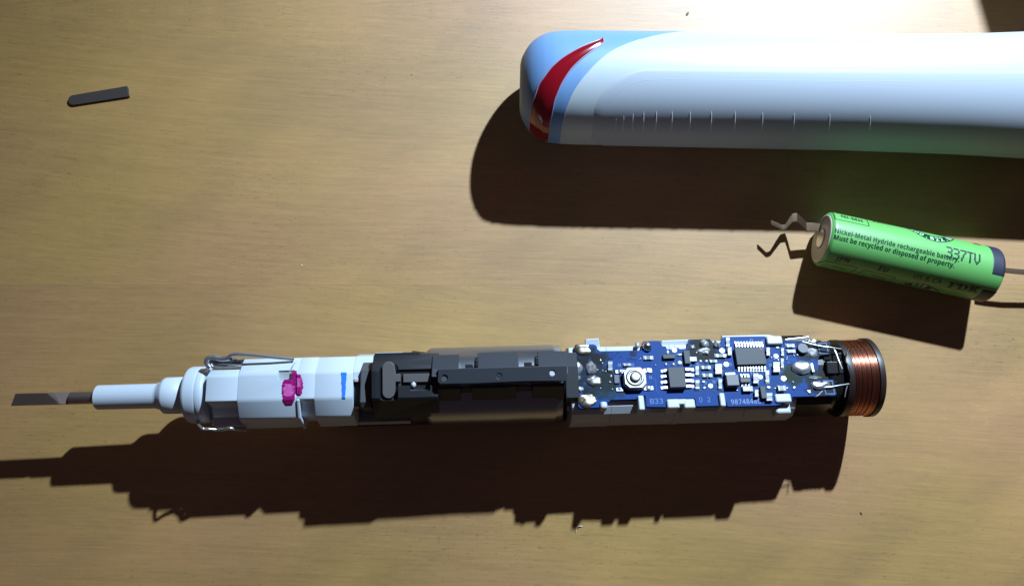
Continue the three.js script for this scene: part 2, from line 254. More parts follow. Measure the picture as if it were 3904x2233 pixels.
  for (const [x0, x1, yt] of tabs) { const zt = Z((x0 + x1) / 2, yt, 5.6 + LIFT); mpart('frame_tab', prism([[zt, 5.3], [zt - 0.25, 4.6], [zt + 0.5, 4.6], [-3.2, 7.2], [-2.6, 8.9], [-4.2, 8.0]], U(x0), U(x1), 0.1), blackTop); }
  mpart('frame_rail', box(U(1424), U(1600), 3.3, 4.3, -7.9, -6.9, 0.2), blackM);
  for (const [px, py] of [[1790, 1397], [2015, 1389]]) { const [a, b] = q(px, py, 7.8); mpart('frame_hook', box(a - 0.9, a + 0.7, 6.6, 7.9, b - 0.5, b + 0.5, 0.2), blackM); }
  for (const [px, py] of [[1817, 1384], [2046, 1376]]) { const [a, b] = q(px, py, 7.6); mpart('frame_hook', box(a - 0.35, a + 0.35, 6.4, 7.7, b - 0.8, b + 0.8, 0.2), blackM); }
  mpart('can_band', lathe([[U(1640), 0], [U(1610), 7.4], [U(1612), 7.5], [U(1562), 7.9], [U(1550), 7.4], [U(1550), 0]].reverse(), 96).translate(0, canV, canW), blackM);
  // what lies under the frame in front: lower shell and its dark lip
  UV = 5;
  dpart('lower_shell', [prism([[2, -3], [6.9, 0.2], [7.6, -2.2], [6.4, -6.2], [2, -8.3], [-5, -8], [-8, -3], [-7.4, 2.6], [-5, 2]], U(1346), U(1552), 0.1)], nylonM);
  dpart('shell_lip', [prism([[7.3, -4.6], [8.1, -5.2], [7.2, -7.2], [2, -9.2], [-2, -9.2], [0, -7]], U(1250), U(2180), 0.1)], blackM);
}
UV = 5;
// rear carrier of milky nylon
const PHI = 20 * Math.PI / 180, pcbN = [-9.9, 4.6], pcbMid = [-3.3, 4.6 + 6.6 * Math.tan(PHI)];
const PB = DB.clone().multiply(new THREE.Matrix4().makeTranslation(0, pcbMid[1], pcbMid[0])).multiply(new THREE.Matrix4().makeRotationX(-PHI));
const P = (px, py, h = 0) => onPlane(PB, px, py, h);
{
  const under = w => pcbMid[1] + (w - pcbMid[0]) * Math.tan(PHI) - 1.05;
  const outer = [[-8.1, under(-8.1) + 0.1], [3.4, under(3.4)], [4.6, 8.4], [6.2, 7.6], [8.0, 5.6], [9.0, 1.8], [9.2, -3.0], [8.2, -6.2], [5, -8.6], [-5, -8.6], [-7.6, -5], [-8.3, -1]];
  const outer2 = outer.map(([w, v]) => v < -5 ? [w * 1.03, v - 0.7] : w > 7 ? [w + 0.15, v - 0.5] : [w, v]);
  dpart('rear_carrier', [prism(outer2, U(2172), U(2318), 0.2), prism(outer, U(2317), U(2560), 0.15), prism(grow(outer, 1.012), U(2559), U(2580), 0.15), prism(outer.map(([w, v]) => [w, v + (w > 5 ? -0.25 : 0)]), U(2580), U(2820), 0.15),
    prism(outer.map(([w, v]) => [w * 0.985, v]), U(2819), U(3012), 0.35),
    slab([[2190, 1345], [2228, 1345], [2232, 1293], [2283, 1289], [2287, 1322], [2448, 1320], [2519, 1318], [2522, 1298], [2624, 1294], [2627, 1303], [2750, 1300], [2753, 1280], [2930, 1276], [2960, 1282], [2985, 1284], [2985, 1345], [2190, 1365]].map(([x, y]) => UZ(x, y, 3.2)), 2.2, 3.5, 0.2)], nylonM);
  dpart('motor_end', [prism([[-7, 6], [-4, 8.4], [2.5, 9.4], [3.2, 8.6], [4.4, 3], [2, -6], [-7, -5]], U(2150), U(2200), 0.2), box(U(2155), U(2196), 5.9, 8.6, Z(2170, 1456, 8), Z(2170, 1500, 8), 0.2)], blackM);
  dpart('end_tab', slab([UZ(2185, 1585, 3), UZ(2160, 1560, 3.4), UZ(2172, 1520, 4.4), UZ(2190, 1515, 4.6)], 2.6, 3.0, 0.05), tinM);
}

// ---------------------------------------------------------------- circuit board
const edge = [[2193, 1314], [2262, 1312], [2275, 1316], [2278, 1331], [2288, 1338], [2444, 1335], [2449, 1306], [2455, 1299], [2516, 1299], [2526, 1319], [2540, 1320], [2543, 1330], [2560, 1331], [2564, 1324], [2588, 1326], [2592, 1330], [2614, 1329], [2622, 1319], [2626, 1294], [2706, 1292], [2720, 1306], [2752, 1306], [2756, 1287], [2764, 1284], [2916, 1282], [2924, 1287], [2934, 1310], [2990, 1312], [2990, 1303], [3150, 1301], [3165, 1303], [3167, 1350], [3128, 1354], [3120, 1368], [3122, 1440], [3135, 1447], [3180, 1447], [3191, 1503], [3182, 1507], [3022, 1512], [3020, 1530], [2958, 1545], [2775, 1549], [2770, 1530], [2744, 1530], [2740, 1546], [2656, 1548], [2652, 1522], [2648, 1518], [2552, 1519], [2545, 1524], [2543, 1551], [2466, 1550], [2462, 1508], [2432, 1508], [2430, 1521], [2330, 1524], [2312, 1540], [2290, 1552], [2212, 1556], [2205, 1548], [2201, 1470], [2180, 1460], [2176, 1375], [2192, 1360]];
const edgeP = edge.map(([x, y]) => P(x, y, 0));
const bu0 = P(2150, 1420)[0], bu1 = P(3230, 1420)[0], bs0 = -9, bs1 = 9;
const silk = (x, px, py, text, size, color, font = 'monospace', sx = 1) => { const [u, s] = P(px, py); x.save(); x.translate((u - bu0) * 32, (s - bs0) * 32); x.rotate(-0.006); x.scale(sx, 1); x.font = `${size}px ${font}`; x.fillStyle = color; x.textBaseline = 'middle'; x.textAlign = 'center'; x.fillText(text, 0, 0); x.restore(); };
const pads = [], vias = [];
const boardTex = canvas(2048, 576, (x, w, h) => {
  x.fillStyle = '#0a4a9c'; x.fillRect(0, 0, w, h);
  const at = (px, py) => { const [u, s] = P(px, py); return [(u - bu0) * 32, (s - bs0) * 32]; };
  const line = (pts, c, lw) => { x.strokeStyle = c; x.lineWidth = lw; x.lineJoin = 'round'; x.beginPath(); pts.forEach((p, i) => { const [a, b] = at(...p); i ? x.lineTo(a, b) : x.moveTo(a, b); }); x.stroke(); };
  const area = (pts, c) => { x.fillStyle = c; x.beginPath(); pts.forEach((p, i) => { const [a, b] = at(...p); i ? x.lineTo(a, b) : x.moveTo(a, b); }); x.fill(); };
  // copper pours and tracks under the mask
  area([[2760, 1395], [2810, 1395], [2810, 1300], [2930, 1330], [3010, 1330], [3010, 1500], [2780, 1500]], '#0f4c92');
  area([[2500, 1330], [2680, 1370], [2800, 1400], [2790, 1495], [2650, 1495], [2640, 1390], [2520, 1380]], '#124e8e');
  const tracks = [[[2480, 1438], [2500, 1445], [2505, 1490], [2515, 1500]], [[2572, 1333], [2575, 1360], [2578, 1400]], [[2640, 1390], [2660, 1400], [2650, 1440], [2700, 1450], [2740, 1450]], [[2700, 1390], [2722, 1388], [2760, 1388]], [[2760, 1310], [2775, 1318], [2800, 1300], [2860, 1296]], [[2890, 1300], [2905, 1296]], [[2935, 1320], [2950, 1345], [2985, 1350]], [[2950, 1390], [2935, 1400], [2940, 1440]], [[2650, 1385], [2680, 1388]], [[2720, 1440], [2740, 1420], [2745, 1380]], [[2530, 1390], [2620, 1390]], [[2800, 1410], [2930, 1412]], [[2990, 1460], [3000, 1475]], [[2960, 1520], [2995, 1495]], [[2850, 1500], [2890, 1520]], [[3000, 1370], [3040, 1372]], [[3000, 1355], [3010, 1400]], [[2930, 1375], [2980, 1365]]];
  for (const t of tracks) { line(t, '#2a5fae', 7); }
  for (let i = 0; i < 34; i++) { const a = rr(2620, 2990), b = rr(1380, 1500), c = a + rr(-26, 26), d = b + rr(-14, 14); line([[a, b], [c, b], [c + (d - b), d]], i % 2 ? '#1d529d' : '#062a68', rr(3, 6)); }
  for (let i = 0; i < 40; i++) { const [a, b] = at(i < 18 ? rr(2290, 2340) : i < 30 ? rr(2385, 2420) : rr(2300, 2440), rr(1342, 1372)); x.fillStyle = '#0b2763'; x.fillRect(a, b, rr(8, 26), 6); }
  area([[2400, 1338], [2425, 1338], [2425, 1358], [2405, 1360]], '#0a2358');
  for (const [px, py] of [[2362, 1391], [2412, 1390], [2481, 1438], [2632, 1387], [2662, 1387], [2785, 1388], [2723, 1455], [2939, 1391], [2866, 1296], [2983, 1412], [2870, 1424], [2690, 1458], [2741, 1443], [2912, 1300], [2925, 1315]]) { const [a, b] = at(px, py); x.fillStyle = '#7f9cc8'; x.beginPath(); x.arc(a, b, 11, 0, 7); x.fill(); x.fillStyle = '#08122c'; x.beginPath(); x.arc(a, b, 4.5, 0, 7); x.fill(); }
  // burnt and fluxed spots
  const smear = (px, py, rx, ry, c, n) => { for (let i = 0; i < n; i++) { const t = rr(0, 6.28), q = Math.sqrt(rnd()), [a, b] = at(px + rx * q * Math.cos(t), py + ry * q * Math.sin(t)); x.fillStyle = c; x.globalAlpha = 0.28; x.beginPath(); x.ellipse(a, b, rr(10, 34), rr(8, 22), rr(0, 3), 0, 7); x.fill(); } x.globalAlpha = 1; };
  smear(2675, 1330, 50, 44, '#050606', 210); smear(2700, 1355, 60, 20, '#0a0f14', 60); smear(2265, 1430, 70, 100, '#0a1210', 240); smear(2320, 1450, 40, 40, '#0a221c', 90); smear(2330, 1500, 60, 18, '#123a44', 40); smear(2245, 1372, 50, 22, '#020406', 70); smear(3070, 1330, 40, 40, '#0b1424', 50); smear(3060, 1430, 80, 26, '#10200f', 100); smear(3120, 1335, 50, 36, '#15181a', 120); smear(3130, 1480, 60, 28, '#0c1220', 80); smear(3020, 1430, 30, 40, '#123016', 40);
  x.strokeStyle = '#93a6bd'; x.lineWidth = 5; { const [a, b] = at(3120, 1308), [c, d] = at(3160, 1346); x.strokeRect(a, b, c - a, d - b); const [e, f] = at(3140, 1452), [g, k] = at(3184, 1500); x.strokeRect(e, f, g - e, k - f); }
  silk(x, 2504, 1529, 'B33', 50, '#8fb0de', 'monospace', 1.05); silk(x, 2688, 1523, '0 2', 48, '#7ea2d6', 'monospace', 0.95); silk(x, 2845, 1530, '98748480', 46, '#b9c9e2', 'monospace', 0.94);
});
const boardM = std(0.56, 0.56, 0.56, 0.5, 0, { map: boardTex, specularIntensity: 0.22 });
const board = (() => {
  const g = slab(edgeP, -0.95, 0, 0.02), p = g.attributes.position, uv = g.attributes.uv;
  for (let i = 0; i < p.count; i++) uv.setXY(i, (p.getX(i) - bu0) * 32 / 2048, 1 - (p.getZ(i) - bs0) * 32 / 576);
  const m = part('circuit_board', g, boardM, drive); m.position.set(0, 9 + pcbMid[1], pcbMid[0]); m.rotation.x = -PHI; return m;
})();
const bp = (n, g, m, label) => part(n, g, m, board, label);
const boxAt = (px, py, w, h, y0, y1, r = 0.08) => { const c = P(px, py, y1), k = 0.0575; return box(c[0] - w * k / 2, c[0] + w * k / 2, y0, y1, c[1] - h * k / 2, c[1] + h * k / 2, r); };
function colored(list) {                          // several boxes of different base colour in one small mesh
  const gs = list.map(([g, c]) => { g = plain(g); const n = g.attributes.position.count, a = new Float32Array(n * 3); for (let i = 0; i < n; i++) a.set(c, i * 3); g.setAttribute('color', new THREE.BufferAttribute(a, 3)); return g; });
  return mergeGeometries(gs);
}
const smdM = std(1, 1, 1, 0.4, 0.2, { vertexColors: true }), TIN = [0.26, 0.265, 0.28];
function smd(name, px, py, w, h, ht, body, vertical) {   // little chip part with tinned ends and solder feet
  const e = 0.27, L = vertical ? h : w, list = [];
  for (const s of [-1, 1]) {
    const o = s * L * (0.5 - e / 2), x = vertical ? px : px + o, y = vertical ? py + o : py;
    list.push([boxAt(x, y, vertical ? w : L * e, vertical ? L * e : h, -0.01, ht, 0.06), TIN]);
    list.push([boxAt(px + (vertical ? 0 : s * L * 0.56), py + (vertical ? s * L * 0.56 : 0), vertical ? w * 1.05 : L * 0.2, vertical ? L * 0.2 : h * 1.05, -0.01, ht * 0.45, 0.06), [0.18, 0.185, 0.2]]);
  }
  list.push([boxAt(px, py, vertical ? w * 0.94 : L * 0.6, vertical ? L * 0.6 : h * 0.94, 0, ht * 0.96, 0.04), body]);
  return bp(name, colored(list), smdM);
}
const K = [0.035, 0.036, 0.04], GR = [0.12, 0.12, 0.13], TANC = [0.3, 0.26, 0.21], CREAM = [0.4, 0.385, 0.35];
for (const a of [[2472, 1363, 30, 15, K], [2390, 1389, 24, 11, GR], [2749, 1355, 36, 14, K], [2692, 1400, 30, 14, K], [2697, 1430, 31, 15, K], [2720, 1376, 24, 12, K], [3014, 1317, 27, 14, GR], [3017, 1338, 27, 14, GR]]) smd('resistor', a[0], a[1], a[2], a[3], 0.45, a[4], false);
for (const a of [[2776, 1305, 15, 30, K], [2659, 1414, 14, 30, GR], [2660, 1467, 16, 30, K], [2747, 1465, 14, 32, GR], [2927, 1437, 15, 40, GR], [2985, 1343, 11, 26, GR], [2984, 1386, 11, 32, GR], [2327, 1396, 17, 30, GR]]) smd('resistor', a[0], a[1], a[2], a[3], 0.45, a[4], true);
for (const a of [[2783, 1340, 15, 27, TANC], [2930, 1341, 13, 27, TANC], [2883, 1444, 20, 33, GR], [2886, 1500, 14, 24, TANC], [2935, 1514, 22, 26, GR], [2741, 1408, 26, 34, CREAM], [2962, 1401, 25, 34, CREAM]]) smd('capacitor', a[0], a[1], a[2], a[3], 0.8, a[4], true);
for (const a of [[2850, 1481, 33, 20, TANC], [2642, 1368, 24, 18, CREAM], [2981, 1479, 26, 20, GR]]) smd('capacitor', a[0], a[1], a[2], a[3], 0.8, a[4], false);
// bare pads, test points and solder crumbs
const disc = (px, py, r, h, m, name) => { const c = P(px, py, h); bp(name, new THREE.CylinderGeometry(r * 0.0575 * 0.9, r * 0.0575, h + 0.02, 20).translate(c[0], h / 2 - 0.01, c[1]), m); };
for (const [px, py, r] of [[2572, 1334, 10], [2754, 1336, 10], [2770, 1388, 10], [2710, 1470, 9], [2900, 1436, 9], [2960, 1357, 9]]) disc(px, py, r, 0.06, padM, 'test_point');
disc(2989, 1442, 10.5, 0.08, goldM, 'test_point');
const dab = (px, py, w, h, ht, m, s, amp = 0.18, name = 'solder_joint', square = 0) => { const c = P(px, py, ht * 0.4); return bp(name, blob(w * 0.0575 / 2, ht, h * 0.0575 / 2, amp, s, w > 25 ? 4 : 2, square).translate(c[0], 0.02, c[1]), m); };
let sd = 100;
for (const [px, py, w, h] of [[2546, 1343, 13, 20], [2590, 1352, 26, 12], [2592, 1384, 20, 20], [2568, 1389, 16, 16], [2540, 1389, 12, 12], [2671, 1377, 16, 12], [2693, 1377, 16, 12], [2683, 1456, 13, 12], [2686, 1479, 13, 12], [2932, 1477, 20, 12], [2957, 1480, 14, 9], [3001, 1480, 14, 10], [3029, 1478, 14, 13], [3025, 1457, 9, 10], [2698, 1444, 7, 6], [2500, 1392, 7, 7], [2431, 1338, 6, 6], [2290, 1373, 8, 12], [2297, 1385, 8, 10], [2298, 1413, 7, 10], [2310, 1416, 7, 8], [2330, 1434, 9, 15], [2326, 1456, 8, 9], [2334, 1484, 10, 8], [2290, 1480, 7, 7], [2965, 1325, 18, 9], [2942, 1363, 9, 7], [2952, 1371, 8, 7], [2968, 1372, 9, 8], [3028, 1354, 9, 7], [2987, 1357, 14, 5], [3002, 1362, 9, 5], [3000, 1369, 8, 5], [2893, 1450, 8, 7], [2812, 1488, 7, 9], [2442, 1367, 8, 8], [2656, 1345, 12, 6], [2640, 1318, 24, 5], [2640, 1325, 24, 7], [2272, 1320, 6, 8], [2263, 1410, 40, 5], [3008, 1384, 8, 6], [3042, 1352, 10, 5]]) dab(px, py, w, h, 0.22, leadM, sd++, 0.2, 'solder_joint');
// big solder joints
const brassy = std(0.62, 0.56, 0.42, 0.27, 1);
dab(2222, 1331, 58, 40, 0.38, brassy, 201, 0.24, 'solder_joint', 0.9); dab(2266, 1452, 62, 40, 0.36, solderM, 203, 0.3, 'solder_joint', 0.8); dab(2241, 1524, 62, 48, 0.38, brassy, 204, 0.36, 'solder_joint', 0.9);
dab(2467, 1319, 34, 40, 1.2, solderM, 205, 0.15); dab(2687, 1312, 34, 36, 1.3, dullTin, 206, 0.2); dab(2684, 1339, 44, 26, 0.55, dullTin, 207, 0.5); dab(2733, 1312, 26, 32, 0.9, std(0.4, 0.4, 0.37, 0.4, 0.4), 208, 0.3);
dab(3058, 1398, 72, 50, 0.95, std(0.66, 0.67, 0.66, 0.36, 0.85), 209, 0.22); dab(3128, 1466, 66, 30, 0.6, std(0.66, 0.67, 0.68, 0.3, 0.85), 210, 0.45); dab(3105, 1302, 60, 18, 0.5, solderM, 211, 0.4); dab(3120, 1318, 46, 12, 0.6, solderM, 212, 0.3);
dab(2196, 1400, 44, 56, 0.9, std(0.42, 0.42, 0.44, 0.4, 0.6), 213, 0.35); dab(2254, 1402, 46, 50, 0.55, std(0.11, 0.1, 0.1, 0.5), 214, 0.25); dab(2211, 1482, 26, 18, 0.5, std(0.5, 0.49, 0.42, 0.5), 215, 0.3); dab(2195, 1440, 40, 26, 0.3, std(0.1, 0.095, 0.08, 0.5), 216, 0.2);
dab(3097, 1345, 40, 34, 0.3, std(0.16, 0.16, 0.15, 0.5, 0.2), 217, 0.5); dab(3110, 1440, 40, 16, 0.25, std(0.12, 0.12, 0.12, 0.5, 0.2), 218, 0.5); dab(3087, 1493, 16, 16, 0.25, leadM, 219, 0.5); dab(2432, 1314, 18, 26, 0.5, dullTin, 221, 0.2);
{ const c = P(3098, 1402, 0.5); bp('contact_strip', box(c[0] - 0.25, c[0] + 0.3, 0, 0.7, c[1] - 1.0, c[1] + 1.0, 0.1).rotateY(0.0), leadM); }
// small packages
const blk = (name, px, py, w, h, ht, m, r = 0.1) => bp(name, boxAt(px, py, w, h, 0.02, ht, r), m);
blk('transistor', 2552, 1358, 46, 16, 0.7, chipM); blk('transistor', 2621, 1360, 23, 52, 0.8, chipM); blk('transistor', 2912, 1495, 19, 46, 0.9, chipM);
blk('diode', 2352, 1444, 20, 34, 0.35, std(0.05, 0.055, 0.09, 0.5));
{ const c = P(3063, 1326, 0.9); bp('buzzer_pot', new THREE.CylinderGeometry(1.08, 1.12, 0.9, 32).translate(c[0], 0.45, c[1]), std(0.018, 0.022, 0.035, 0.45)); }
{ // tantalum capacitor
  blk('tantalum_capacitor', 2795, 1448, 45, 42, 1.5, std(0.13, 0.135, 0.14, 0.55), 0.12); blk('capacitor_terminal', 2785, 1424, 38, 9, 1.0, leadM, 0.1);
}
function leads(xs, y, w, h, m = leadM) { const g = mergeGeometries([box(-w / 2, w / 2, 0.3, 0.5, -h / 2, h * 0.1, 0.05), box(-w / 2, w / 2, 0, 0.42, 0, h * 0.22, 0.05), box(-w / 2, w / 2, 0, 0.2, h * 0.15, h / 2, 0.05)].map(plain)); return g; }
{ // SOIC-like chip, its leads at left and right
  blk('chip', 2582.5, 1437, 60, 77, 1.45, chipM, 0.08);
  const g = leads([], 0, 0.62, 1.9), gl = g.clone().rotateY(-Math.PI / 2), gr = g.clone().rotateY(Math.PI / 2);
  [1414, 1435, 1457, 1478].forEach((y, i) => { const c = P(2537, y, 0.2), a = bp('chip_lead', gl, leadM); a.position.set(c[0], 0.02, c[1]); const d = P(2630, y - 5, 0.2), b = bp('chip_lead', gr, leadM); b.position.set(d[0], 0.02, d[1]); });
}
{ // microcontroller with ten leads a side
  blk('chip', 2863, 1356, 110, 68, 1.1, chipM, 0.08);
  const c = P(2903, 1329, 1.1); bp('chip_dimple', new THREE.CylinderGeometry(0.33, 0.33, 0.02, 24).translate(c[0], 1.105, c[1]), blackM);
  const g = leads([], 0, 0.36, 1.35), gn = g.clone().rotateY(Math.PI);
  for (let i = 0; i < 10; i++) { const n = P(2806 + i * 11.05, 1313, 0.2), a = bp('chip_lead', gn, leadM); a.position.set(n[0], 0.02, n[1]); const s = P(2817 + i * 11.1, 1405, 0.2), b = bp('chip_lead', g, leadM); b.position.set(s[0], 0.02, s[1]); }
}
{ // six-lead package
  blk('chip', 2843, 1448, 36, 17, 0.9, std(0.09, 0.085, 0.085, 0.6), 0.06);
  const g = leads([], 0, 0.42, 0.85), gn = g.clone().rotateY(Math.PI);
  [2827, 2840, 2852].forEach((px, i) => { const n = P(px, 1432, 0.2), a = bp('chip_lead', gn, leadM); a.position.set(n[0], 0.02, n[1]); const s = P(px + 3, 1463, 0.2), b = bp('chip_lead', g, leadM); b.position.set(s[0], 0.02, s[1]); });
}
{ // push button
  const c = P(2420, 1443, 0.8), k = 0.0575, r = 42 * k, t = 0.58, o = [];
  for (const [a, b] of [[1, t], [t, 1], [-t, 1], [-1, t], [-1, -t], [-t, -1], [t, -1], [1, -t]]) o.push([a * r, b * r]);
  const base = slab(o, 0, 1.25, 0.12).translate(c[0], 0, c[1]); bp('button_base', base, std(0.3, 0.3, 0.29, 0.45, 0.5));
  const frame = slab(grow(o, 0.94), 1.25, 1.5, 0.1).translate(c[0], 0, c[1]), dish = new THREE.LatheGeometry([[1.95, 1.5], [1.9, 1.62], [1.62, 1.7], [1.4, 1.66], [1.3, 1.55], [0.0, 1.55]].map(p => new THREE.Vector2(...p)).reverse(), 48).translate(c[0], 0, c[1]);
  bp('button_cover', [frame, dish], std(0.27, 0.265, 0.25, 0.36, 0.95));
  bp('button_plunger', new THREE.LatheGeometry([[0, 2.15], [0.75, 2.15], [0.95, 2.08], [1.08, 1.9], [1.12, 1.5]].map(p => new THREE.Vector2(...p)).reverse(), 40).translate(c[0], 0, c[1]), std(0.3, 0.29, 0.27, 0.36, 0.8));
  for (const [px, py, w, h] of [[2366, 1416, 38, 20], [2470, 1412, 32, 24], [2363, 1484, 26, 20], [2473, 1479, 36, 22]]) bp('button_leg', [boxAt(px, py, w, h * 0.7, 0, 0.25, 0.08), blob(w * k * 0.36, 0.34, h * k * 0.42, 0.3, px).translate(P(px, py)[0], 0.05, P(px, py)[1])], leadM);
}
// nylon clips that hold the board
{
  const post = (px, py, w, h, y0, y1, r) => boxAt(px, py, w, h, y0, y1, r);
  const clip = g => { bp('board_clip', g, nylonM); };
  clip(post(2303, 1542, 27, 28, -2, 0.7, 0.55)); clip(post(2446, 1534, 22, 56, -3, 0.75, 0.3));
  clip([post(2568, 1537, 46, 36, -3, 0.7, 0.4), post(2630, 1537, 42, 36, -3, 0.7, 0.4), post(2598, 1530, 40, 20, -3, 0.65, 0.2)]); clip(post(2756, 1522, 21, 52, -3, 0.75, 0.35)); clip([post(2988, 1516, 60, 34, -4, 0.5, 0.4), post(2987, 1551, 58, 50, -4.5, -1.1, 0.6)]); clip([post(2955, 1295, 60, 34, -3, 0.9, 0.35)]);
}

UV = 5;
// ---------------------------------------------------------------- tail: bobbin, coil, wires
{
  const z = v => v, fl = (u0, u1, r) => lathe([[u0, 0], [u0, r - 0.12], [u0 + 0.12, r], [u1 - 0.12, r], [u1, r - 0.12], [u1, 0]], 128);
  const apex = (px) => U(px, 8.8, 1437);
  const uR1 = apex(3383), uR0 = apex(3356), uL1 = apex(3266), uL0 = apex(3240);
  dpart('bobbin_flange', fl(uR0 + 0.25, uR1, 8.75), std(0.024, 0.013, 0.01, 0.42)); dpart('bobbin_flange', fl(uL0, uL1, 8.55), std(0.022, 0.013, 0.011, 0.42));
  dpart('bobbin', [lathe([[uL1 - 0.2, 0], [uL1 - 0.2, 6.6], [uR0 + 0.2, 6.6], [uR0 + 0.2, 0]], 64), lathe([[U(3130), 0], [U(3130), 6.6], [uL0 + 0.1, 7.4], [uL0 + 0.1, 0]], 64),
    prism([[-6.5, 4.6], [-3, 6.0], [4.4, 8.2], [5.4, 7.8], [8.2, 1.5], [8.1, -3], [5.2, -7], [-4, -7.2], [-8, -3]], U(3004), U(3150), 0.3), prism([[-9.6, 3.4], [-9, 4.2], [-6, 5.0], [-6, 2], [-9, 1.4]], U(2994), U(3085), 0.2)], blackGloss);
  // winding: rings of copper wire side by side
  const pts = [[uL1, 6.6]], n = 26, pitch = (uR0 + 0.25 - uL1) / n; for (let i = 0; i < n; i++) { const r = 8.32 + 0.16 * (hash(i, 3, 5) - 0.5) - (i % 5 === 2 ? 0.22 : 0); for (let k = 0; k <= 6; k++) { const t = Math.PI * k / 6; pts.push([uL1 + pitch * (i + 0.5 - 0.5 * Math.cos(t) * 0.98), r + pitch * 0.5 * Math.sin(t)]); } } pts.push([uR0 + 0.25, 6.6]);
  dpart('coil_winding', lathe(pts, 160), std(0.56, 0.24, 0.155, 0.26, 1));
  const q = (px, py, v) => { const [u, w] = UZ(px, py, v); return V(u, v, w); };
  const wire = (pts, r, m) => dpart('wire', tube(pts, r, 40, 8), m);
  wire([q(3060, 1302, 5.6), q(3090, 1310, 6.1), q(3130, 1319, 6.7), q(3170, 1324, 7.0), q(3208, 1330, 6.7)], 0.14, tinM);
  wire([q(3180, 1328, 6.4), q(3188, 1344, 6.9), q(3194, 1360, 7.3), q(3204, 1386, 7.9), q(3212, 1406, 8.2)], 0.16, tinM);
  wire([q(3140, 1477, 9.2), q(3165, 1475, 9.3), q(3205, 1468, 9.0), q(3238, 1463, 8.5)], 0.13, tinM);
  wire([q(3244, 1455, 8.6), q(3243, 1420, 8.8), q(3238, 1392, 8.7), q(3226, 1378, 8.2), q(3230, 1350, 7.9), q(3238, 1328, 7.2)], 0.1, std(0.1, 0.06, 0.05, 0.3, 0.5));
  wire([q(3103, 1511, 9.2), q(3118, 1508, 9.4), q(3130, 1497, 9.4), q(3137, 1490, 9.4)], 0.15, tinM);
  wire([q(3222, 1512, 7.9), q(3226, 1490, 8.3), q(3232, 1470, 8.5)], 0.13, tinM);
  dpart('tail_plate', slab([UZ(2992, 1300, 4.6), UZ(2996, 1292, 4.6), UZ(3085, 1282, 4.6), UZ(3092, 1290, 4.6), UZ(3090, 1302, 4.6)], 4.2, 4.6, 0.08), std(0.5, 0.5, 0.5, 0.3, 0.6));
  // core blocks seen between the board's two tongues
  dpart('core_block', [box(U(3140), U(3200), 4.6, 7.4, Z(3170, 1378, 7), Z(3170, 1424, 7), 0.2)], std(0.03, 0.028, 0.028, 0.35)); dpart('core_block', [box(U(3140), U(3215), 3.8, 5.9, Z(3170, 1345, 6), Z(3170, 1372, 6), 0.2)], std(0.02, 0.019, 0.02, 0.3));
}

